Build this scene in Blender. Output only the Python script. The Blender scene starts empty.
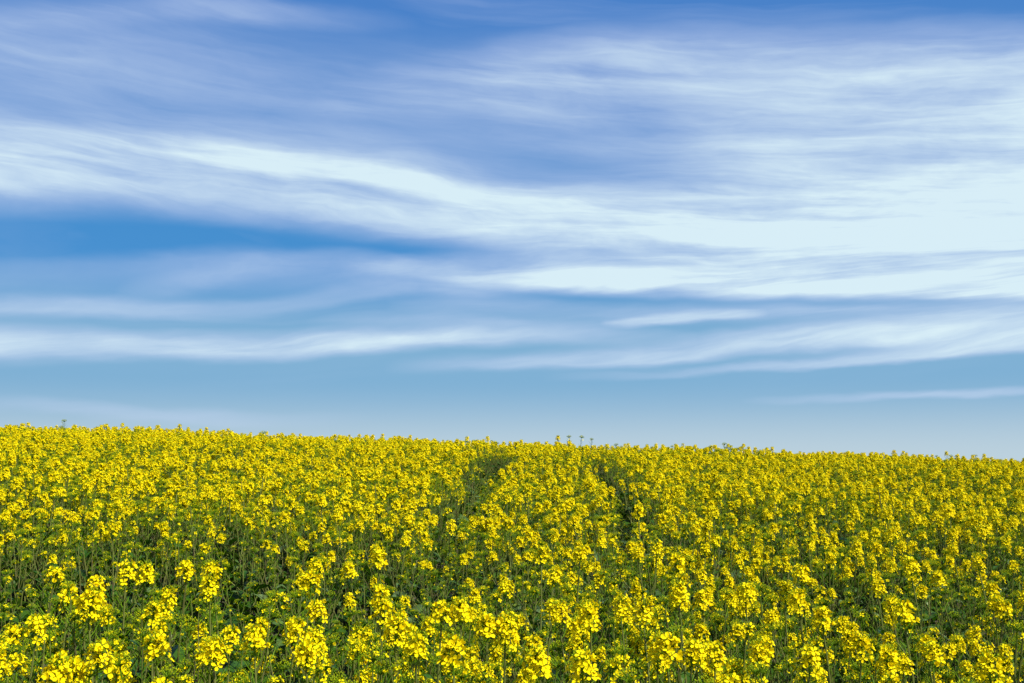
import bpy, math, random
import numpy as np
from mathutils import Matrix, Vector, Euler

random.seed(11)
rng = np.random.default_rng(11)
scene = bpy.context.scene
COL = scene.collection

# ------------------------------------------------------------------ camera
F_PX = 1100.0
CAM_Z = 2.13
PITCH = math.radians(5.93)
cam_data = bpy.data.cameras.new('camera')
cam_data.sensor_width = 36.0
cam_data.lens = 36.0 * F_PX / 1024.0
cam_data.clip_start = 0.05
cam_data.clip_end = 5000.0
cam = bpy.data.objects.new('camera', cam_data)
cam.location = (0.0, 0.0, CAM_Z)
cam.rotation_euler = (math.pi / 2 + PITCH, 0.0, 0.0)
COL.objects.link(cam)
scene.camera = cam


def ray(px, py):
    """World direction through a pixel of the 1024 x 683 photograph."""
    x, z = (px - 512.0) / F_PX, (341.5 - py) / F_PX
    c, s = math.cos(PITCH), math.sin(PITCH)
    return Vector((x, c - z * s, s + z * c))


# ------------------------------------------------------------------ light
SUN_EL = math.radians(50)
SUN_AZ = math.radians(124)          # clockwise from the view direction (+Y): right and a little behind
to_sun = Vector((math.sin(SUN_AZ) * math.cos(SUN_EL), math.cos(SUN_AZ) * math.cos(SUN_EL), math.sin(SUN_EL)))
sun_data = bpy.data.lights.new('sun', 'SUN')
sun_data.energy = 5.0
sun_data.angle = math.radians(0.5)
sun_data.color = (1.0, 0.97, 0.90)
sun = bpy.data.objects.new('sun', sun_data)
sun.rotation_euler = to_sun.to_track_quat('Z', 'Y').to_euler()
sun.location = (8, -5, 12)
COL.objects.link(sun)

vs = scene.view_settings
vs.view_transform = 'Standard'
vs.look = 'None'
vs.exposure = 0.6
vs.gamma = 1.0
vs.use_curve_mapping = False
scene.cycles.use_denoising = False
scene.render.filter_size = 1.15
scene.cycles.max_bounces = 6
scene.cycles.diffuse_bounces = 2
scene.cycles.transmission_bounces = 6
scene.cycles.transparent_max_bounces = 6


# ------------------------------------------------------------------ node helper
class Nodes:
    def __init__(self, tree):
        self.t = tree

    def new(self, kind, **props):
        n = self.t.nodes.new(kind)
        for k, v in props.items():
            setattr(n, k, v)
        return n

    def put(self, sock, v):
        if hasattr(v, 'is_output') or isinstance(v, bpy.types.NodeSocket):
            self.t.links.new(v, sock)
        elif v is not None:
            sock.default_value = v

    def math(self, op, a, b=None, c=None, clamp=False):
        n = self.new('ShaderNodeMath', operation=op, use_clamp=clamp)
        for i, v in enumerate((a, b, c)):
            if v is not None:
                self.put(n.inputs[i], v)
        return n.outputs[0]

    def mapr(self, v, a, b, c=0.0, d=1.0, smooth=False):
        n = self.new('ShaderNodeMapRange', clamp=True)
        n.interpolation_type = 'SMOOTHSTEP' if smooth else 'LINEAR'
        for i, q in enumerate((v, a, b, c, d)):
            self.put(n.inputs[i], q)
        return n.outputs[0]

    def vec(self, x, y, z=0.0):
        n = self.new('ShaderNodeCombineXYZ')
        for i, q in enumerate((x, y, z)):
            self.put(n.inputs[i], q)
        return n.outputs[0]

    def noise(self, vec, scale, detail=4.0, rough=0.55, dist=0.0):
        n = self.new('ShaderNodeTexNoise')
        self.put(n.inputs['Vector'], vec)
        n.inputs['Scale'].default_value = scale
        n.inputs['Detail'].default_value = detail
        n.inputs['Roughness'].default_value = rough
        n.inputs['Distortion'].default_value = dist
        return n.outputs[0]

    def mix(self, f, a, b, blend='MIX'):
        n = self.new('ShaderNodeMix', data_type='RGBA', blend_type=blend)
        self.put(n.inputs[0], f)
        self.put(n.inputs[6], a)
        self.put(n.inputs[7], b)
        return n.outputs[2]

    def curve(self, x, pts):
        """Smooth curve through pts (x, y in 0..1)."""
        n = self.new('ShaderNodeFloatCurve')
        c = n.mapping.curves[0]
        c.points[0].location = pts[0]
        c.points[1].location = pts[-1]
        for p in pts[1:-1]:
            c.points.new(*p)
        n.mapping.extend = 'HORIZONTAL'
        n.mapping.update()
        self.put(n.inputs['Value'], x)
        return n.outputs[0]


# ------------------------------------------------------------------ world: clear sky with cirrus
world = bpy.data.worlds.new('World')
scene.world = world
world.use_nodes = True
wt = world.node_tree
wt.nodes.clear()
W = Nodes(wt)
sky = W.new('ShaderNodeTexSky', sky_type='NISHITA')
sky.sun_disc = False
sky.sun_elevation = SUN_EL
sky.sun_rotation = SUN_AZ
sky.altitude = 300.0
sky.air_density = 0.8
sky.dust_density = 0.2
sky.ozone_density = 5.0

tc = W.new('ShaderNodeTexCoord')
sep = W.new('ShaderNodeSeparateXYZ')
wt.links.new(tc.outputs['Generated'], sep.inputs[0])
dx, dy, dz = sep.outputs
azim = W.math('ARCTAN2', dx, dy)                 # bearing, 0 straight ahead
elev = W.math('ARCSINE', dz)                     # height above the horizon
# cirrus lies in a high sheet, so its streaks flatten towards the horizon; wind-drawn noise follows the sheet
bear = W.math('MULTIPLY', azim, 1.0)
n_warp = W.noise(W.vec(W.math('MULTIPLY', bear, 2.2), W.math('MULTIPLY', elev, 7.0), 3.1), 1.6, 3.0)
n_warp2 = W.noise(W.vec(W.math('MULTIPLY', bear, 7.0), W.math('MULTIPLY', elev, 26.0), 8.3), 1.5, 4.0)
warp = W.math('ADD', W.math('MULTIPLY', W.math('SUBTRACT', n_warp, 0.5), 0.028),
              W.math('MULTIPLY', W.math('SUBTRACT', n_warp2, 0.5), 0.012))
el_w = W.math('ADD', elev, warp)
# streaks drift slightly downward to the right
lean = W.mapr(elev, 0.10, 0.24, -0.13, 0.085, True)
el_s = W.math('ADD', el_w, W.math('MULTIPLY', bear, lean))
streak = W.noise(W.vec(W.math('MULTIPLY', bear, 3.0), W.math('MULTIPLY', el_s, 42.0), 0.7), 1.0, 5.0, 0.52, 0.12)
fibre = W.noise(W.vec(W.math('MULTIPLY', bear, 10.0), W.math('MULTIPLY', el_s, 105.0), 5.7), 1.0, 7.0, 0.62, 0.9)
puff = W.noise(W.vec(W.math('MULTIPLY', bear, 5.0), W.math('MULTIPLY', el_s, 16.0), 2.2), 1.3, 5.0, 0.6, 0.3)
s_pos = W.math('ADD', W.math('MULTIPLY', azim, 0.5), 0.5, clamp=True)    # bearing -1..1 rad to 0..1


def bx(px):
    return math.atan((px - 512.0) / F_PX) * 0.5 + 0.5


def ey(px, py):
    d = ray(px, py).normalized()
    return math.asin(d.z)


def band(pts, gain=1.0):
    """One cirrus bank. pts: (px, py, up, down, strength): its middle, how far it feathers above and below (px), how dense."""
    f = lambda q: q
    xs = [bx(p[0]) for p in pts]
    cen = W.curve(s_pos, [(x, ey(p[0], p[1]) * 2.0) for x, p in zip(xs, pts)])
    up = W.curve(s_pos, [(x, p[2] / F_PX * 8.0) for x, p in zip(xs, pts)])
    dn = W.curve(s_pos, [(x, p[3] / F_PX * 8.0) for x, p in zip(xs, pts)])
    st = W.curve(s_pos, [(x, p[4]) for x, p in zip(xs, pts)])
    d = W.math('SUBTRACT', el_w, W.math('MULTIPLY', cen, 0.5))
    a = W.math('DIVIDE', d, W.math('MULTIPLY', up, 0.125))
    b = W.math('DIVIDE', W.math('MULTIPLY', d, -1.0), W.math('MULTIPLY', dn, 0.125))
    m = W.math('MAXIMUM', a, b)
    m = W.mapr(m, 1.22, 0.12, 0.0, 1.0, True)
    return W.math('MULTIPLY', m, W.math('MULTIPLY', st, gain))


BANDS = [
    # long bank from the left edge, sinking and widening to the right
    [(-300, 120, 60, 40, .35), (-60, 160, 50, 48, .70), (120, 178, 62, 36, .72), (260, 198, 76, 31, .74), (400, 212, 74, 32, .78), (560, 225, 60, 55, .82),
     (720, 235, 75, 62, .92), (900, 235, 95, 66, .97), (1024, 235, 100, 68, .97), (1300, 230, 90, 70, .6)],
    # bright foot of that bank on the right
    [(330, 262, 8, 8, 0.0), (430, 268, 16, 12, .55), (560, 276, 22, 16, .86), (760, 282, 26, 16, .92), (1024, 286, 28, 16, .92), (1300, 290, 24, 18, .5)],
    # pale veil above it, right half
    [(380, 140, 30, 30, 0.0), (500, 130, 45, 40, .14), (640, 140, 50, 50, .28), (800, 150, 60, 60, .60), (1024, 150, 70, 60, .66), (1300, 150, 60, 60, .4)],
    # upper bank
    [(300, 95, 20, 20, 0.0), (420, 88, 34, 32, .28), (560, 72, 44, 44, .42), (720, 66, 44, 50, .50), (880, 68, 42, 54, .54), (1024, 70, 46, 56, .62), (1300, 70, 40, 40, .4)],
    # thin mauve veil over the upper sky
    [(-400, 70, 80, 80, .40), (0, 70, 85, 90, .37), (180, 75, 80, 90, .32), (330, 90, 65, 80, .27), (500, 95, 65, 75, .26), (700, 95, 65, 75, .28), (1024, 95, 70, 75, .3), (1300, 90, 60, 60, .2)],
    [(-200, 6, 10, 10, .3), (60, 14, 16, 14, .14), (190, 9, 12, 12, .30), (330, 16, 12, 12, .16), (420, 20, 8, 8, 0.0)],
    # soft upper shoulder of the long bank, left
    [(-200, 135, 24, 40, .3), (0, 140, 22, 50, .32), (150, 150, 22, 46, .34), (300, 162, 18, 40, .30), (420, 185, 16, 34, .2), (560, 200, 16, 30, .05)],
    # faint veil under it
    [(-200, 262, 14, 22, .2), (0, 268, 16, 26, .16), (160, 264, 16, 26, .22), (280, 262, 18, 26, .34), (400, 270, 18, 26, .36), (500, 290, 16, 20, .2), (580, 300, 10, 10, 0.0)],
    # lower left bank
    [(-300, 352, 22, 14, .5), (0, 350, 28, 20, .62), (130, 350, 22, 15, .68), (260, 346, 20, 15, .80), (400, 341, 16, 13, .70), (500, 337, 11, 10, .35), (590, 334, 9, 8, 0.0)],
    # thin streaks above it
    [(-200, 306, 8, 8, .3), (0, 305, 13, 12, .36), (130, 307, 13, 13, .36), (260, 301, 12, 14, .26), (350, 291, 12, 11, .26), (420, 284, 7, 7, 0.0)],
    [(110, 292, 6, 6, 0.0), (170, 283, 14, 12, .15), (240, 268, 15, 13, .20), (320, 257, 14, 12, 0.10), (380, 250, 8, 8, 0.0)],
    # lower right bank
    [(380, 368, 8, 8, 0.0), (520, 364, 14, 9, .40), (640, 357, 16, 9, .56), (740, 346, 20, 12, .68), (850, 336, 18, 15, .74), (1024, 330, 18, 20, .72), (1300, 326, 18, 18, .4)],
    [(540, 377, 6, 6, 0.0), (680, 372, 8, 6, .30), (840, 360, 9, 7, .48), (1024, 346, 12, 8, .62), (1300, 340, 12, 9, .3)],
    # small patches
    [(380, 300, 6, 8, 0.0), (520, 306, 10, 12, .22), (700, 310, 10, 14, .26), (900, 312, 10, 12, .34), (1024, 312, 10, 12, .36), (1300, 312, 8, 10, .2)],
    [(600, 321, 4, 4, 0.0), (660, 318, 8, 6, .45), (720, 314, 8, 6, .42), (770, 312, 4, 4, 0.0)],
    [(300, 318, 8, 8, 0.0), (410, 320, 16, 16, .26), (520, 328, 18, 16, .34), (620, 334, 14, 14, .28), (700, 338, 8, 8, 0.0)],
    [(740, 398, 4, 4, 0.0), (840, 396, 7, 6, .26), (940, 393, 6, 5, .36), (1024, 391, 6, 5, .32), (1300, 390, 6, 6, .1)],
    [(0, 408, 10, 10, .12), (140, 414, 9, 9, .22), (280, 418, 8, 8, .1), (380, 420, 6, 6, 0.0)],
]
total = None
for i, pts in enumerate(BANDS):
    m = band(pts)
    # banks lie over each other: 1 - prod(1 - m)
    inv = W.math('SUBTRACT', 1.0, m, clamp=True)
    total = inv if total is None else W.math('MULTIPLY', total, inv)
bank = W.math('SUBTRACT', 1.0, total, clamp=True)
# streaks and fibres break the banks up
tex = W.math('ADD', W.math('MULTIPLY', W.mapr(streak, 0.32, 0.70), 0.62), W.math('MULTIPLY', W.mapr(fibre, 0.32, 0.68), 0.20))
tex = W.math('ADD', tex, W.math('MULTIPLY', W.mapr(puff, 0.3, 0.7), 0.40))
tex = W.math('ADD', tex, 0.46)
alpha = W.math('MULTIPLY', bank, tex)
# faint wisps everywhere, and looser cirrus of the same kind over the rest of the sky
wisp = W.math('MULTIPLY', W.mapr(streak, 0.46, 0.78), 0.20)
wisp = W.math('MULTIPLY', wisp, W.mapr(elev, 0.04, 0.16))
side = W.mapr(W.math('ABSOLUTE', azim), 0.50, 1.1, 0.0, 1.0, True)
high = W.mapr(elev, 0.42, 0.7, 0.0, 1.0, True)
away = W.math('MAXIMUM', side, high)
far_cloud = W.math('MULTIPLY', W.mapr(puff, 0.38, 0.72), W.mapr(streak, 0.3, 0.7, 0.3, 1.0))
far_cloud = W.math('MULTIPLY', W.math('MULTIPLY', far_cloud, 0.75), W.mapr(elev, 0.02, 0.12))
far_cloud = W.math('MULTIPLY', far_cloud, away)
alpha = W.math('MAXIMUM', W.math('MAXIMUM', alpha, far_cloud), wisp)
alpha = W.math('MINIMUM', alpha, 0.97)

# the photograph's polarised, saturated blue: the same wash over the whole sky
deep = W.mix(W.mapr(elev, 0.20, 0.42), (0.30, 2.42, 5.8, 1.0), (0.62, 2.15, 5.95, 1.0))
blue = W.mix(0.80, sky.outputs[0], deep)
# the blue pales and then whitens towards the ground, the same all round the horizon
low = W.mapr(elev, 0.180, 0.095, 0.0, 1.0, True)
hz = W.mapr(elev, 0.072, -0.005, 0.0, 1.0, True)
clear = W.mix(hz, W.mix(low, blue, (2.0, 4.05, 6.1, 1.0)), (4.6, 5.85, 6.65, 1.0))
cloud = W.mix(W.mapr(alpha, 0.35, 0.97), (5.5, 6.5, 8.6, 1.0), (6.5, 8.05, 8.7, 1.0))     # thin veil is tinted by the blue behind it
col = W.mix(alpha, clear, cloud)
bg = W.new('ShaderNodeBackground')
wt.links.new(col, bg.inputs[0])
bg.inputs[1].default_value = 0.0715
wo = W.new('ShaderNodeOutputWorld')
wt.links.new(bg.outputs[0], wo.inputs[0])
world.cycles.sampling_method = 'MANUAL'
world.cycles.sample_map_resolution = 512


# ------------------------------------------------------------------ materials
def material(name):
    m = bpy.data.materials.new(name)
    m.use_nodes = True
    m.node_tree.nodes.clear()
    return m, Nodes(m.node_tree)


def finish(m, N, shader):
    o = N.new('ShaderNodeOutputMaterial')
    m.node_tree.links.new(shader, o.inputs[0])
    return m


def plant_mat(name, c1, c2, trans, tcol, rough, spec, nscale=60.0, patches=None):
    m, N = material(name)
    oi = N.new('ShaderNodeObjectInfo')
    geo = N.new('ShaderNodeNewGeometry')
    t = N.new('ShaderNodeTexCoord')
    n = N.noise(t.outputs['Object'], nscale, 3.0)
    f = N.math('ADD', N.math('MULTIPLY', geo.outputs['Random Per Island'], 0.55), N.math('MULTIPLY', n, 0.35))
    f = N.math('ADD', f, N.math('MULTIPLY', oi.outputs['Random'], 0.25), clamp=True)
    c = N.mix(f, c1, c2)
    if name == 'rape_leaf':                 # some leaves carry a pale waxy bloom
        c = N.mix(N.mapr(geo.outputs['Random Per Island'], 0.66, 0.90, 0.0, 0.8), c, (0.105, 0.155, 0.055, 1))
    if patches:
        c = N.mix(N.mapr(N.noise(t.outputs['Object'], patches[1], 3.0), 0.52, 0.68), c, patches[0])
    p = N.new('ShaderNodeBsdfPrincipled')
    N.put(p.inputs['Base Color'], c)
    p.inputs['Roughness'].default_value = rough
    p.inputs['Specular IOR Level'].default_value = spec
    p.inputs['Specular Tint'].default_value = (1.0, 0.95, 0.6, 1.0)
    if trans <= 0:
        return finish(m, N, p.outputs[0])
    tr = N.new('ShaderNodeBsdfTranslucent')
    N.put(tr.inputs[0], N.mix(1.0, c, tcol, 'MULTIPLY'))
    mx = N.new('ShaderNodeMixShader')
    mx.inputs[0].default_value = trans
    m.node_tree.links.new(p.outputs[0], mx.inputs[1])
    m.node_tree.links.new(tr.outputs[0], mx.inputs[2])
    return finish(m, N, mx.outputs[0])


M_PETAL = plant_mat('rape_petal', (0.86, 0.625, 0.001, 1), (0.86, 0.73, 0.002, 1), 0.25, (1, 0.93, 0.4, 1), 0.7, 0.12, 40)
M_BUD = plant_mat('rape_bud', (0.13, 0.235, 0.003, 1), (0.36, 0.39, 0.005, 1), 0.12, (1, 1, 0.3, 1), 0.6, 0.12, 90)
M_STEM = plant_mat('rape_stem', (0.065, 0.090, 0.012, 1), (0.15, 0.165, 0.035, 1), 0.0, None, 0.55, 0.2, 25, ((0.085, 0.055, 0.035, 1), 5.0))
M_LEAF = plant_mat('rape_leaf', (0.014, 0.056, 0.002, 1), (0.045, 0.105, 0.006, 1), 0.20, (1.3, 1.5, 0.2, 1), 0.38, 0.32, 12)
M_POD = plant_mat('rape_pod', (0.050, 0.125, 0.002, 1), (0.120, 0.205, 0.004, 1), 0.10, (1.1, 1.1, 0.3, 1), 0.6, 0.12, 50)
MATS = [M_PETAL, M_BUD, M_STEM, M_LEAF, M_POD]
PETAL, BUD, STEM, LEAF, POD = range(5)

m_soil, N = material('field_soil')
t = N.new('ShaderNodeTexCoord')
n1 = N.noise(t.outputs['Object'], 1.7, 5.0)
n2 = N.noise(t.outputs['Object'], 22.0, 6.0, 0.65)
c = N.mix(n1, (0.045, 0.032, 0.020, 1), (0.08, 0.058, 0.038, 1))
c = N.mix(N.mapr(n2, 0.45, 0.75), c, (0.12, 0.092, 0.065, 1))
p = N.new('ShaderNodeBsdfPrincipled')
N.put(p.inputs['Base Color'], c)
p.inputs['Roughness'].default_value = 0.9
bmp = N.new('ShaderNodeBump')
bmp.inputs['Strength'].default_value = 0.8
bmp.inputs['Distance'].default_value = 0.04
N.put(bmp.inputs['Height'], n2)
m_soil.node_tree.links.new(bmp.outputs[0], p.inputs['Normal'])
finish(m_soil, N, p.outputs[0])


# ------------------------------------------------------------------ terrain
S0, Y0, C0, S_END = 0.078, 11.0, 0.0080, -0.07
Y1 = Y0 + (S0 - S_END) / C0


def ground_z(x, y):
    x = np.asarray(x, float)
    y = np.asarray(y, float)
    yc = np.clip(y, Y0, Y1)
    z = S0 * np.minimum(y, Y0) + S0 * (yc - Y0) - 0.5 * C0 * (yc - Y0) ** 2 + S_END * np.maximum(y - Y1, 0)
    z = z - 0.0335 * x
    z = z + 0.02 * np.sin(x * 1.3 + 0.5 * y) + 0.02 * np.sin(0.8 * y - 0.6 * x + 1.0)
    t = np.clip((2.9 - y) / 2.2, 0, 1)
    z = z + 0.55 * t * t * (3 - 2 * t) * np.clip((y + 12) / 10, 0, 1)      # the bank the photographer stands on
    return z


def gz(x, y):
    return float(ground_z(x, y))


def axis(lo, hi, fine_lo, fine_hi, step, grow=1.22):
    v = list(np.arange(fine_lo, fine_hi + 1e-6, step))
    s, q = step, v[-1]
    while q < hi:
        s *= grow
        q += s
        v.append(min(q, hi))
    s, q = step, v[0]
    while q > lo:
        s *= grow
        q -= s
        v.insert(0, max(q, lo))
    return np.array(v)


gx = axis(-900, 900, -12, 12, 0.4)
gy = axis(-600, 1500, -2, 30, 0.4)
X, Y = np.meshgrid(gx, gy)
Z = ground_z(X, Y)
V = np.stack([X.ravel(), Y.ravel(), Z.ravel()], 1)
nx, ny = len(gx), len(gy)
Fq = [(j * nx + i, j * nx + i + 1, (j + 1) * nx + i + 1, (j + 1) * nx + i) for j in range(ny - 1) for i in range(nx - 1)]
me = bpy.data.meshes.new('ground')
me.from_pydata(V.tolist(), [], Fq)
me.materials.append(m_soil)
for pl in me.polygons:
    pl.use_smooth = True
g = bpy.data.objects.new('ground', me)
g['kind'] = 'structure'
COL.objects.link(g)


# ------------------------------------------------------------------ plant pieces
class Piece:
    """Vertices, faces and material of one small piece of a plant."""

    def __init__(self):
        self.v, self.f, self.m = [], [], []

    def add(self, verts, faces, mat):
        o = len(self.v)
        self.v += [tuple(p) for p in verts]
        self.f += [tuple(o + i for i in q) for q in faces]
        self.m += [mat] * len(faces)

    def mesh(self, name):
        me = bpy.data.meshes.new(name)
        me.from_pydata(self.v, [], self.f)
        used = sorted(set(self.m))
        for u in used:
            me.materials.append(MATS[u])
        me.polygons.foreach_set('material_index', [used.index(q) for q in self.m])
        me.update()
        return me


def frame_of(d):
    d = Vector(d).normalized()
    a = Vector((0, 0, 1)) if abs(d.z) < 0.9 else Vector((1, 0, 0))
    u = d.cross(a).normalized()
    return u, d.cross(u), d


def tube(pc, pts, radii, sides, mat, cap=True):
    vs_, fs = [], []
    n = len(pts)
    for i, (p, r) in enumerate(zip(pts, radii)):
        d = Vector(pts[min(i + 1, n - 1)]) - Vector(pts[max(i - 1, 0)])
        d = d.normalized()
        u = d.cross(Vector((0.31, 0.95, 0.05))).normalized()
        w = d.cross(u)
        for k in range(sides):
            a = 2 * math.pi * k / sides
            vs_.append(Vector(p) + u * (r * math.cos(a)) + w * (r * math.sin(a)))
    for i in range(n - 1):
        for k in range(sides):
            k2 = (k + 1) % sides
            fs.append((i * sides + k, i * sides + k2, (i + 1) * sides + k2, (i + 1) * sides + k))
    if cap:
        fs.append(tuple((n - 1) * sides + k for k in range(sides)))
    pc.add(vs_, fs, mat)


def add_flower(pc, pos, d, size, open_, R):
    """Four obovate petals in a cross round the direction d."""
    u, w, d = frame_of(d)
    a0 = R.uniform(0, math.pi / 2)
    for k in range(4):
        a = a0 + k * math.pi / 2 + R.uniform(-.18, .18)
        r = u * math.cos(a) + w * math.sin(a)
        s = -u * math.sin(a) + w * math.cos(a)
        tilt = open_ + R.uniform(-.2, .2)
        out = r * math.cos(tilt) + d * math.sin(tilt)
        nrm = -r * math.sin(tilt) + d * math.cos(tilt)
        L = size * R.uniform(.88, 1.08)
        wd = L * R.uniform(.62, .76)
        P = lambda x, y, z: pos + s * (x * wd) + out * (y * L) + nrm * (z * L)
        pc.add([P(0, .04, 0), P(.50, .62, .10), P(.30, .97, .0), P(-.30, 1.0, .0), P(-.50, .62, .10), P(0, .58, -.04)],
               [(0, 1, 5), (1, 2, 5), (5, 2, 3), (5, 3, 4), (0, 5, 4)], PETAL)


def add_heart(pc, pos, d):
    """The greenish heart of a flower, stamens and pistil as one small knob."""
    u, w, d = frame_of(d)
    r = .0017
    pc.add([pos + u * r, pos + w * r, pos - u * r, pos - w * r, pos + d * .006], [(4, 0, 1), (4, 1, 2), (4, 2, 3), (4, 3, 0)], BUD)


def add_bud(pc, pos, d, ln, rad):
    u, w, d = frame_of(d)
    a = [pos - d * ln * .5, pos + u * rad, pos + w * rad, pos - u * rad, pos - w * rad, pos + d * ln * .5]
    pc.add(a, [(0, 2, 1), (0, 3, 2), (0, 4, 3), (0, 1, 4), (5, 1, 2), (5, 2, 3), (5, 3, 4), (5, 4, 1)], BUD)


def make_head(n_flowers, length, n_buds, R, size=.0125):
    """A raceme with its tip at z = length: open flowers on stalks below a dome of buds. Two pieces: flowers, buds."""
    fl, bd = Piece(), Piece()
    tube(fl, [(0, 0, -.005), (0, 0, length * .5), (0, 0, length)], [.0024, .002, .0015], 4, POD)
    ga = 2.39996
    a = R.uniform(0, 6.28)
    for i in range(n_flowers):
        t = i / max(n_flowers - 1, 1)
        z = length * (0.06 + 0.80 * t ** 0.85)
        a += ga + R.uniform(-.35, .35)
        el = R.uniform(.1, .55) + .35 * t
        st = R.uniform(.018, .034) * (1.0 - .42 * t)
        d = Vector((math.cos(a) * math.cos(el), math.sin(a) * math.cos(el), math.sin(el)))
        base = Vector((0, 0, z))
        tip = base + d * st
        tube(fl, [base, tip], [.0011, .0010], 3, POD, False)
        fd = (d + Vector((0, 0, R.uniform(0, .5)))).normalized()
        add_heart(fl, tip, fd)
        add_flower(fl, tip, fd, size * R.uniform(.85, 1.1), R.choice((.15, .3, .3, .5, .95)), R)
    dome = .010 + .0005 * n_buds
    for i in range(n_buds):
        t = (i + .5) / n_buds
        el = math.asin(1 - 1.08 * t) if t < .92 else 0
        a = i * ga
        d = Vector((math.cos(a) * math.cos(el), math.sin(a) * math.cos(el), math.sin(el)))
        rr = dome * R.uniform(.8, 1.15)
        top = Vector((0, 0, length - .006))
        pos = top + Vector((d.x * rr, d.y * rr, d.z * .7 * rr + R.uniform(-.003, .003)))
        if t > .35:
            tube(bd, [top - Vector((0, 0, .012 * t)), pos], [.0009, .0008], 3, POD, False)
        add_bud(bd, pos, (d + Vector((0, 0, .9))), R.uniform(.0065, .010), R.uniform(.0018, .0027))
    return fl, bd


def make_branch(rise, reach, r0, R, pods):
    """A stalk that leaves the stem and curves upright; returns the piece and its tip and tip direction."""
    pc = Piece()
    pts, rad = [], []
    n = 7
    side = R.uniform(-.02, .02)
    for i in range(n):
        t = i / (n - 1)
        pts.append(Vector((reach * math.sin(t * math.pi / 2) ** .9 if t else 0, side * math.sin(t * math.pi), rise * (t ** 1.25))))
        rad.append(r0 * (1 - .5 * t))
    tube(pc, pts, rad, 5, STEM)
    tip = pts[-1]
    d = (pts[-1] - pts[-2]).normalized()
    up = (d + Vector((0, 0, 1.2))).normalized()
    a = R.uniform(0, 6)
    for i in range(pods):
        t = 1 - .30 * (i + .5) / pods
        k = t * (n - 1)
        j = min(int(k), n - 2)
        b = pts[j].lerp(pts[j + 1], k - j)
        a += 2.4
        q = Vector((math.cos(a) * .85, math.sin(a) * .85, R.uniform(.4, .8))).normalized()
        m_ = b + q * .016
        e = m_ + (q + Vector((0, 0, .6))).normalized() * R.uniform(.02, .045)
        tube(pc, [b, m_, e], [.0010, .0017, .0008], 3, POD, False)
    return pc, tip, up


def make_stem(height, r0, R, pods):
    pc = Piece()
    n = 9
    ax, ay = R.uniform(-.035, .035), R.uniform(-.035, .035)
    wob = R.uniform(0, 6)
    pts, rad = [], []
    for i in range(n):
        t = i / (n - 1)
        pts.append(Vector((ax * t * t * 2 + .006 * math.sin(wob + 7 * t) * t, ay * t * t * 2 + .006 * math.cos(wob + 6 * t) * t, height * t - .03 * (1 - t))))
        rad.append(r0 * (1 - .62 * t))
    tube(pc, pts, rad, 6, STEM)
    a = R.uniform(0, 6)
    for i in range(pods):
        t = 1 - .13 * (i + .5) / pods
        k = t * (n - 1)
        j = min(int(k), n - 2)
        b = pts[j].lerp(pts[j + 1], k - j)
        a += 2.4
        q = Vector((math.cos(a) * .85, math.sin(a) * .85, R.uniform(.4, .8))).normalized()
        m_ = b + q * .018
        e = m_ + (q + Vector((0, 0, .6))).normalized() * R.uniform(.025, .05)
        tube(pc, [b, m_, e], [.0010, .0017, .0008], 3, POD, False)
    return pc, pts


def make_leaf(length, width, droop, R, lobes=0):
    """A lanceolate leaf along +X, folded at the midrib, arching over."""
    pc = Piece()
    n = 7
    vs_, fs = [], []
    tw = R.uniform(-.5, .5)
    wav = R.uniform(0, 6)
    for i in range(n):
        t = i / (n - 1)
        ang = .75 - droop * t
        x = length * t * math.cos(.35 - droop * t * .45)
        z = length * (math.sin(.75) * t - droop * .55 * t * t)
        w = width * (.30 + .95 * math.sin(min(t * 1.12, 1.0) * math.pi) ** .8 * (1 - .35 * t)) * (1 - t ** 5) * .5
        if lobes:
            w *= 1 + .28 * math.sin(t * 19)
        cz = .35 * w
        rip = .18 * w * math.sin(wav + 9 * t)
        s, c = math.sin(tw * t), math.cos(tw * t)
        vs_ += [Vector((x, w * c, z + cz + rip + w * s)), Vector((x, 0, z)), Vector((x, -w * c, z + cz - rip - w * s))]
    for i in range(n - 1):
        a = i * 3
        fs += [(a, a + 1, a + 4, a + 3), (a + 1, a + 2, a + 5, a + 4)]
    pc.add(vs_, fs, LEAF)
    return pc


R = random.Random(5)
HEADS = []          # (flower piece, bud piece, mesh, mesh, fullness)
for i in range(14):
    full = (0, 0, 0, 0, 0, 0, 0, 1, 1, 1, 1, 2, 2, 2)[i]
    if full == 0:
        fl, bd = make_head(R.randint(24, 31), R.uniform(.050, .072), R.randint(16, 22), R, .0130)
    elif full == 1:
        fl, bd = make_head(R.randint(9, 14), R.uniform(.042, .06), R.randint(24, 32), R, .012)
    else:
        fl, bd = make_head(R.randint(1, 4), R.uniform(.04, .06), R.randint(32, 42), R, .011)
    HEADS.append((fl, bd, fl.mesh('flower_head'), bd.mesh('bud_cluster'), full))
BRANCHES = []
for i in range(8):
    pc, tip, up = make_branch(R.uniform(.30, .46), R.uniform(.09, .19), .0036, R, R.randint(5, 11))
    BRANCHES.append((pc, tip, up, pc.mesh('branch')))
STEMS = []
for i in range(6):
    pc, pts = make_stem(1.0, R.uniform(.006, .0078), R, R.randint(7, 12))
    STEMS.append((pc, pts, pc.mesh('stem')))
LEAVES = []
for i in range(8):
    big = i >= 5
    pc = make_leaf(R.uniform(.16, .22) if big else R.uniform(.08, .13), R.uniform(.055, .08) if big else R.uniform(.022, .036), R.uniform(.7, 1.7), R, big)
    LEAVES.append((pc, pc.mesh('leaf'), big))


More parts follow.
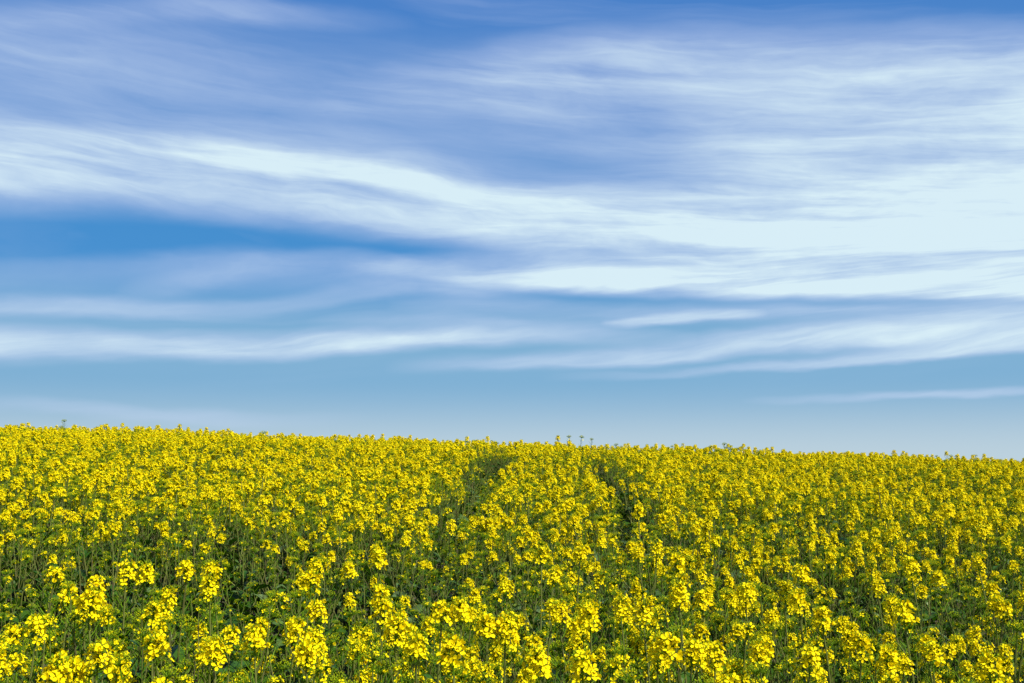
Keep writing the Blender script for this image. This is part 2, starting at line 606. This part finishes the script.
def design(flowering, R):
    """One plant as a list of (kind, library index, local matrix). flowering 2 = full, 1 = half, 0 = mostly green."""
    out = []
    si = R.randrange(len(STEMS))
    pts = STEMS[si][1]
    out.append(('stem', si, Matrix.Identity(4)))

    def on_stem(t):
        k = t * (len(pts) - 1)
        j = min(int(k), len(pts) - 2)
        return pts[j].lerp(pts[j + 1], k - j)

    def pick_head():
        q = R.random()
        if flowering == 2:
            k = 0 if q < .30 else (1 if q < .55 else 2)
        elif flowering == 1:
            k = 0 if q < .07 else (1 if q < .34 else 2)
        else:
            k = 1 if q < .10 else 2
        return R.choice([i for i, h in enumerate(HEADS) if h[4] == k])

    main = pick_head()
    if flowering >= 2:
        main = R.choice([i for i, h in enumerate(HEADS) if h[4] == 0])
    out.append(('head', main, Matrix.Translation(on_stem(1.0)) @ Euler((R.uniform(-.12, .12), R.uniform(-.12, .12), R.uniform(0, 6.28))).to_matrix().to_4x4() @ Matrix.Scale(R.uniform(1.0, 1.18), 4)))
    nb = R.randint(4, 6) if flowering in (1, 2) else R.randint(3, 4)
    a = R.uniform(0, 6.28)
    for i in range(nb):
        t = .44 + .32 * (i + R.uniform(.1, .9)) / nb
        a += 2.4 + R.uniform(-.4, .4)
        bi = R.randrange(len(BRANCHES))
        want = (1.0 - R.uniform(.0, .17)) - t
        sc = max(want / BRANCHES[bi][1].z, .35)
        sc = min(sc, 1.3)
        mb = Matrix.Translation(on_stem(t)) @ Matrix.Rotation(a, 4, 'Z') @ Matrix.Diagonal((max(sc, .75), max(sc, .75), sc, 1))
        out.append(('branch', bi, mb))
        tip = mb @ BRANCHES[bi][1]
        lean = Vector((math.cos(a), math.sin(a), 0)) * R.uniform(.05, .35) + Vector((0, 0, 1))
        q = lean.normalized().to_track_quat('Z', 'Y').to_matrix().to_4x4()
        out.append(('head', pick_head(), Matrix.Translation(tip) @ q @ Matrix.Rotation(R.uniform(0, 6.28), 4, 'Z') @ Matrix.Scale(R.uniform(.82, 1.08) * (1.0 if flowering in (1, 2) else .8), 4)))
        if R.random() < .75:
            out.append(('leaf', R.choice([0, 1, 2, 3, 4]), Matrix.Translation(on_stem(t - .01)) @ Matrix.Rotation(a + R.uniform(-.3, .3), 4, 'Z') @ Matrix.Rotation(R.uniform(-.4, .2), 4, 'Y') @ Matrix.Scale(R.uniform(.8, 1.2), 4)))
    for i in range(R.randint(1, 3) if flowering in (1, 2) else R.randint(3, 5)):
        t = R.uniform(.58, .86)
        out.append(('leaf', R.choice([0, 1, 2, 3, 4]), Matrix.Translation(on_stem(t)) @ Matrix.Rotation(R.uniform(0, 6.28), 4, 'Z') @ Matrix.Rotation(R.uniform(-.5, .2), 4, 'Y') @ Matrix.Scale(R.uniform(.55, .95), 4)))
    for i in range(R.randint(5, 7)):
        t = .22 + .38 * R.random()
        a += 2.4 + R.uniform(-.5, .5)
        if flowering in (0, 3):
            t += .14
        li = R.choice([5, 6, 7]) if t < .47 or flowering in (0, 3) else R.choice([2, 3, 4, 5])
        out.append(('leaf', li, Matrix.Translation(on_stem(t)) @ Matrix.Rotation(a, 4, 'Z') @ Matrix.Rotation(R.uniform(-.4, .3), 4, 'Y') @ Matrix.Scale(R.uniform(.85, 1.25), 4)))
    return out


R = random.Random(21)
DESIGNS = [(2, design(2, R)) for _ in range(9)] + [(1, design(1, R)) for _ in range(7)] + [(0, design(0, R)) for _ in range(5)] + [(3, design(3, R)) for _ in range(5)]
BY_FLOWER = {k: [i for i, d in enumerate(DESIGNS) if d[0] == k] for k in (0, 1, 2, 3)}


# ------------------------------------------------------------------ where plants stand
def track_left(y):
    return -0.38 + 0.032 * (y - 9.3)


def track_right(y):
    return 1.02 + 0.028 * (y - 9.3)


def vnoise(x, y, s, seed):
    v = 0.0
    for k in range(4):
        r = random.Random(seed * 17 + k)
        an = r.uniform(0, 6.28)
        fr = s * (0.7 + .5 * k)
        v += math.sin((x * math.cos(an) + y * math.sin(an)) * fr + r.uniform(0, 6.28)) / (1 + .5 * k)
    return v / 2.2


def on_canopy(px, py, h):
    """Where a plant of height h must stand for its tip to be seen at a pixel: the sight line meets the canopy."""
    d = ray(px, py)
    d = d / d.y
    y = 2.6
    while y < 20:
        if CAM_Z + d.z * y <= gz(d.x * y, y) + h:
            return d.x * y, y
        y += 0.02
    return None


CANOPY = 1.13
# greener, thinner stands (centre pixel on the canopy, half width x m, half depth m, strength)
GREEN = []
for px, py, hx, hy, s in ((40, 552, 1.4, 1.0, 1.0), (170, 552, 1.2, .95, 1.0), (285, 560, .6, .6, .8), (445, 545, .45, .6, .6), (930, 585, .55, .55, .6), (560, 585, .4, .35, .45), (860, 572, .5, .45, .45), (250, 590, .5, .3, .6)):
    q = on_canopy(px, py, CANOPY)
    GREEN.append((q[0], q[1], hx, hy, s))


def greenness(x, y):
    v = 0.0
    for cx, cy, hx, hy, s in GREEN:
        v = max(v, 1.5 * s * math.exp(-(((x - cx) / hx) ** 2 + ((y - cy) / hy) ** 2)))
    return min(v, 1.0)


TRACK_FROM = 8.0


def in_track(x, y):
    if y < TRACK_FROM or y > 18.8:
        return 0.0
    d = min(abs(x - track_left(y)), abs(x - track_right(y)))
    w = 0.24 + 0.03 * math.sin(y * 3.1)
    return 1.0 if d < w else 0.0


# plants whose flower heads stand out in the front of the photograph (pixel of the top head)
FRONT = [(37, 563), (85, 570), (118, 566), (138, 558), (180, 560), (235, 562), (42, 588), (58, 592), (20, 615), (112, 598), (130, 594), (95, 602), (172, 590), (215, 578), (30, 650), (12, 655),
         (60, 660), (100, 655), (215, 630), (243, 640), (286, 568), (312, 560), (343, 576), (372, 552), (402, 546), (388, 586), (272, 622), (352, 600), (380, 604), (432, 602), (456, 604), (440, 626), (418, 622),
         (345, 630), (325, 636), (262, 634), (455, 648), (487, 612), (502, 616), (535, 548), (524, 600), (570, 545), (640, 542), (655, 546), (690, 556), (575, 604), (595, 606), (635, 600), (662, 605),
         (692, 586), (722, 594), (746, 586), (552, 655), (676, 645), (695, 640), (640, 634), (785, 586), (792, 566), (830, 590), (842, 612), (888, 580), (920, 598), (930, 608), (940, 636), (990, 588), (1012, 594),
         (975, 598), (795, 640), (780, 650), (850, 632), (938, 562), (1002, 556), (720, 652), (600, 660), (880, 650), (985, 660)]
plants = []         # x, y, height, flowering, feature
cell = {}
MIN_D = 0.145


def free(x, y, md):
    ci, cj = int(math.floor(x / .2)), int(math.floor(y / .2))
    for i in range(ci - 1, ci + 2):
        for j in range(cj - 1, cj + 2):
            for (a, b) in cell.get((i, j), ()):
                if (a - x) ** 2 + (b - y) ** 2 < md * md:
                    return False
    return True


def place(x, y, h, fl, feat=False):
    cell.setdefault((int(math.floor(x / .2)), int(math.floor(y / .2))), []).append((x, y))
    plants.append((x, y, h, fl, feat))


for px, py in FRONT:
    h = random.uniform(1.14, 1.26)
    q = on_canopy(px, py, h + .09)
    if q and free(q[0], q[1], .06):
        place(q[0], q[1], h, 3 if py < 582 and px < 340 else 2, True)

Y_NEAR, Y_FAR = 3.15, 32.0
tries = 0
for _ in range(170000):
    y = math.sqrt(random.uniform(Y_NEAR ** 2, Y_FAR ** 2))
    half = .50 * y + 1.9
    x = random.uniform(-half, half)
    if random.random() > half / (.50 * y + 1.9):
        continue
    gr = greenness(x, y)
    tr = in_track(x, y)
    md = MIN_D * (1.08 if y < 9 else 1.0) * (1.0 + (.12 if gr > .5 else 0)) * (1 + .008 * max(y - 8, 0))
    if tr:
        if random.random() > .45:
            continue
    if not free(x, y, md):
        continue
    h = CANOPY - .11 + .05 * vnoise(x, y, 1.7, 3) + .05 * vnoise(x, y, 4.6, 5) * (1 if y < 11 else .5) + random.gauss(0, .045 if y < 10 else .03)
    if random.random() < (.05 if y < 10 else .01):
        h += random.uniform(.04, .10)
    h *= 1 - .30 * gr
    # flowering varies in drifts
    q = .63 + .22 * vnoise(x, y, 2.3, 7) - .85 * gr + random.gauss(0, .20) + .006 * max(y - 6, 0)
    if y < 5.0:
        q += .06
    fl = 2 if q > .50 else (1 if q > .22 else 0)
    if gr > .33:
        fl = 0
    elif fl == 1 and random.random() < .35:
        fl = 3
    if tr:
        h *= random.uniform(.38, .58)
        fl = 0
    place(x, y, h, fl)

# the ones that show largest become single plants: nearest in view
def seen(x, y, h):
    z = gz(x, y) + h + .1
    v = Vector((x, y, z - CAM_Z))
    c, s = math.cos(PITCH), math.sin(PITCH)
    dep = v.y * c + v.z * s
    up = -v.y * s + v.z * c
    return 512 + F_PX * v.x / dep, 341.5 - F_PX * up / dep


order = sorted(range(len(plants)), key=lambda i: plants[i][1])
front_ids, pix = [], {}
for i in order:
    x, y, h, fl, feat = plants[i]
    u, w = seen(x, y, h)
    pix[i] = (u, w)
    if -6 < u < 1030 and w < 678 and len(front_ids) < 300:
        front_ids.append(i)
front_set = set(front_ids)

# ------------------------------------------------------------------ single plants
ORD = ('first second third fourth fifth sixth seventh eighth ninth tenth eleventh twelfth thirteenth fourteenth fifteenth sixteenth seventeenth eighteenth nineteenth twentieth').split()
NUM = {1: 'one', 2: 'two', 3: 'three', 4: 'four', 5: 'five', 6: 'six', 7: 'seven', 8: 'eight'}
GROUP = 'rapeseed plants at the near edge of the field'


def child(name, data, parent, mat):
    o = bpy.data.objects.new(name, data)
    o.parent = parent
    o.matrix_basis = mat
    COL.objects.link(o)
    return o


def build_plant(name, x, y, h, di, rz, tilt, label, group):
    root = bpy.data.objects.new(name, None)
    root.empty_display_size = .1
    root.location = (x, y, gz(x, y))
    root.rotation_euler = (tilt[0], tilt[1], rz)
    root.scale = (max(h, .9), max(h, .9), h)
    root['label'] = label
    root['category'] = 'rapeseed plant'
    if group:
        root['group'] = group
    COL.objects.link(root)
    for kind, li, mtx in DESIGNS[di][1]:
        if kind == 'stem':
            child('stem', STEMS[li][2], root, mtx)
        elif kind == 'branch':
            child('branch', BRANCHES[li][3], root, mtx)
        elif kind == 'leaf':
            child('leaf', LEAVES[li][1], root, mtx)
        else:
            o = child('flower_head', HEADS[li][2], root, mtx)
            o['kind'] = 'stuff'
            b = child('bud_cluster', HEADS[li][3], o, Matrix.Identity(4))
            b['kind'] = 'stuff'
    return root


PER_ROW = 20
rows = [front_ids[k:k + PER_ROW] for k in range(0, len(front_ids), PER_ROW)]
R = random.Random(77)
for ri, ids in enumerate(rows):
    ids = sorted(ids, key=lambda i: pix[i][0])
    for ci, i in enumerate(ids):
        x, y, h, fl, feat = plants[i]
        di = R.choice(BY_FLOWER[fl])
        rz = R.uniform(0, 6.28)
        sd = .035 if feat else (.05 if R.random() < .8 else .13)
        tilt = (R.gauss(0, sd), R.gauss(0, sd))
        heads = sum(1 for q in DESIGNS[di][1] if q[0] == 'head')
        size = 'tall' if h > 1.13 else ('short' if h < .97 else 'middling')
        look = ('green budding', 'half-open', 'full yellow', 'mostly budding')[fl]
        cc = len(ids) - 1 - ci
        place_w = f'{ORD[ci]} from left' if ci <= cc else f'{ORD[cc]} from right'
        row_w = 'in the front row' if ri == 0 else f'in {ORD[ri]} row back'
        label = f'{size} rapeseed plant, {NUM[heads]} {look} flower heads, {place_w} {row_w}'
        build_plant('rapeseed_plant', x, y, h, di, rz, tilt, label, GROUP)

# three lanky stems that stand above the crest of the field
for px, py, fl, label in ((566, 438, 0, 'lanky green rapeseed plant sticking up above the crest between the tractor tracks'),
                          (577, 441, 0, 'second lanky rapeseed plant on the crest, just right of the taller one'),
                          (67, 421, 1, 'lanky rapeseed plant poking above the crest near the left edge')):
    yy = 17.5
    d = ray(px, py)
    d = d / d.y
    xx = d.x * yy
    hh = CAM_Z + d.z * yy - gz(xx, yy) - .06
    build_plant('tall_rapeseed_plant', xx, yy, max(hh, 1.2), R.choice(BY_FLOWER[fl]), R.uniform(0, 6), (R.uniform(-.03, .03), R.uniform(-.03, .03)), label, None)

# ------------------------------------------------------------------ the rest of the crop, one mass
src = bpy.data.collections.new('crop_source')
far_meshes = []
for di, (fl, parts) in enumerate(DESIGNS):
    Vv, Ff, Mm = [], [], []
    n = 0
    for kind, li, mtx in parts:
        pcs = {'stem': lambda: [STEMS[li][0]], 'branch': lambda: [BRANCHES[li][0]], 'leaf': lambda: [LEAVES[li][0]], 'head': lambda: [HEADS[li][0], HEADS[li][1]]}[kind]()
        A = np.array(mtx)
        for pc in pcs:
            v = np.array(pc.v) @ A[:3, :3].T + A[:3, 3]
            Vv.append(v)
            Ff += [tuple(n + k for k in f) for f in pc.f]
            Mm += pc.m
            n += len(v)
    me = bpy.data.meshes.new(f'crop_plant')
    me.from_pydata(np.concatenate(Vv).tolist(), [], Ff)
    for m_ in MATS:
        me.materials.append(m_)
    me.polygons.foreach_set('material_index', Mm)
    me.update()
    ob = bpy.data.objects.new(f'crop_plant_{di:02d}', me)
    src.objects.link(ob)

rest = [p for i, p in enumerate(plants) if i not in front_set]
R = random.Random(99)
co, rot, scl, idx = [], [], [], []
for x, y, h, fl, feat in rest:
    co.append((x, y, gz(x, y)))
    sd = .05 if R.random() < .85 else .12
    rot.append((R.gauss(0, sd), R.gauss(0, sd), R.uniform(0, 6.28)))
    scl.append((max(h, .9), max(h, .9), h))
    idx.append(R.choice(BY_FLOWER[fl]))
me = bpy.data.meshes.new('rapeseed_crop')
me.from_pydata(co, [], [])
at = me.attributes.new('rot', 'FLOAT_VECTOR', 'POINT')
at.data.foreach_set('vector', np.array(rot, dtype=np.float32).ravel())
at = me.attributes.new('scl', 'FLOAT_VECTOR', 'POINT')
at.data.foreach_set('vector', np.array(scl, dtype=np.float32).ravel())
at = me.attributes.new('idx', 'INT', 'POINT')
at.data.foreach_set('value', np.array(idx, dtype=np.int32))
crop = bpy.data.objects.new('rapeseed_crop', me)
crop['kind'] = 'stuff'
crop['label'] = 'dense yellow flowering rapeseed crop filling the field up to the crest'
crop['category'] = 'crop'
COL.objects.link(crop)

ng = bpy.data.node_groups.new('scatter_crop', 'GeometryNodeTree')
ng.interface.new_socket('Geometry', in_out='INPUT', socket_type='NodeSocketGeometry')
ng.interface.new_socket('Geometry', in_out='OUTPUT', socket_type='NodeSocketGeometry')
gi = ng.nodes.new('NodeGroupInput')
go = ng.nodes.new('NodeGroupOutput')
iop = ng.nodes.new('GeometryNodeInstanceOnPoints')
ci = ng.nodes.new('GeometryNodeCollectionInfo')
ci.inputs['Collection'].default_value = src
ci.inputs['Separate Children'].default_value = True
ci.inputs['Reset Children'].default_value = True


def attr(name, dt):
    n = ng.nodes.new('GeometryNodeInputNamedAttribute')
    n.data_type = dt
    n.inputs['Name'].default_value = name
    return n.outputs['Attribute']


iop.inputs['Pick Instance'].default_value = True
e2r = ng.nodes.new('FunctionNodeEulerToRotation')
ng.links.new(attr('rot', 'FLOAT_VECTOR'), e2r.inputs[0])
ng.links.new(gi.outputs[0], iop.inputs['Points'])
ng.links.new(ci.outputs[0], iop.inputs['Instance'])
ng.links.new(attr('idx', 'INT'), iop.inputs['Instance Index'])
ng.links.new(e2r.outputs[0], iop.inputs['Rotation'])
ng.links.new(attr('scl', 'FLOAT_VECTOR'), iop.inputs['Scale'])
ng.links.new(iop.outputs[0], go.inputs[0])
md = crop.modifiers.new('scatter', 'NODES')
md.node_group = ng
print('PLANTS', len(plants), 'single', len(front_ids), 'y of last single', plants[front_ids[-1]][1], pix[front_ids[-1]])
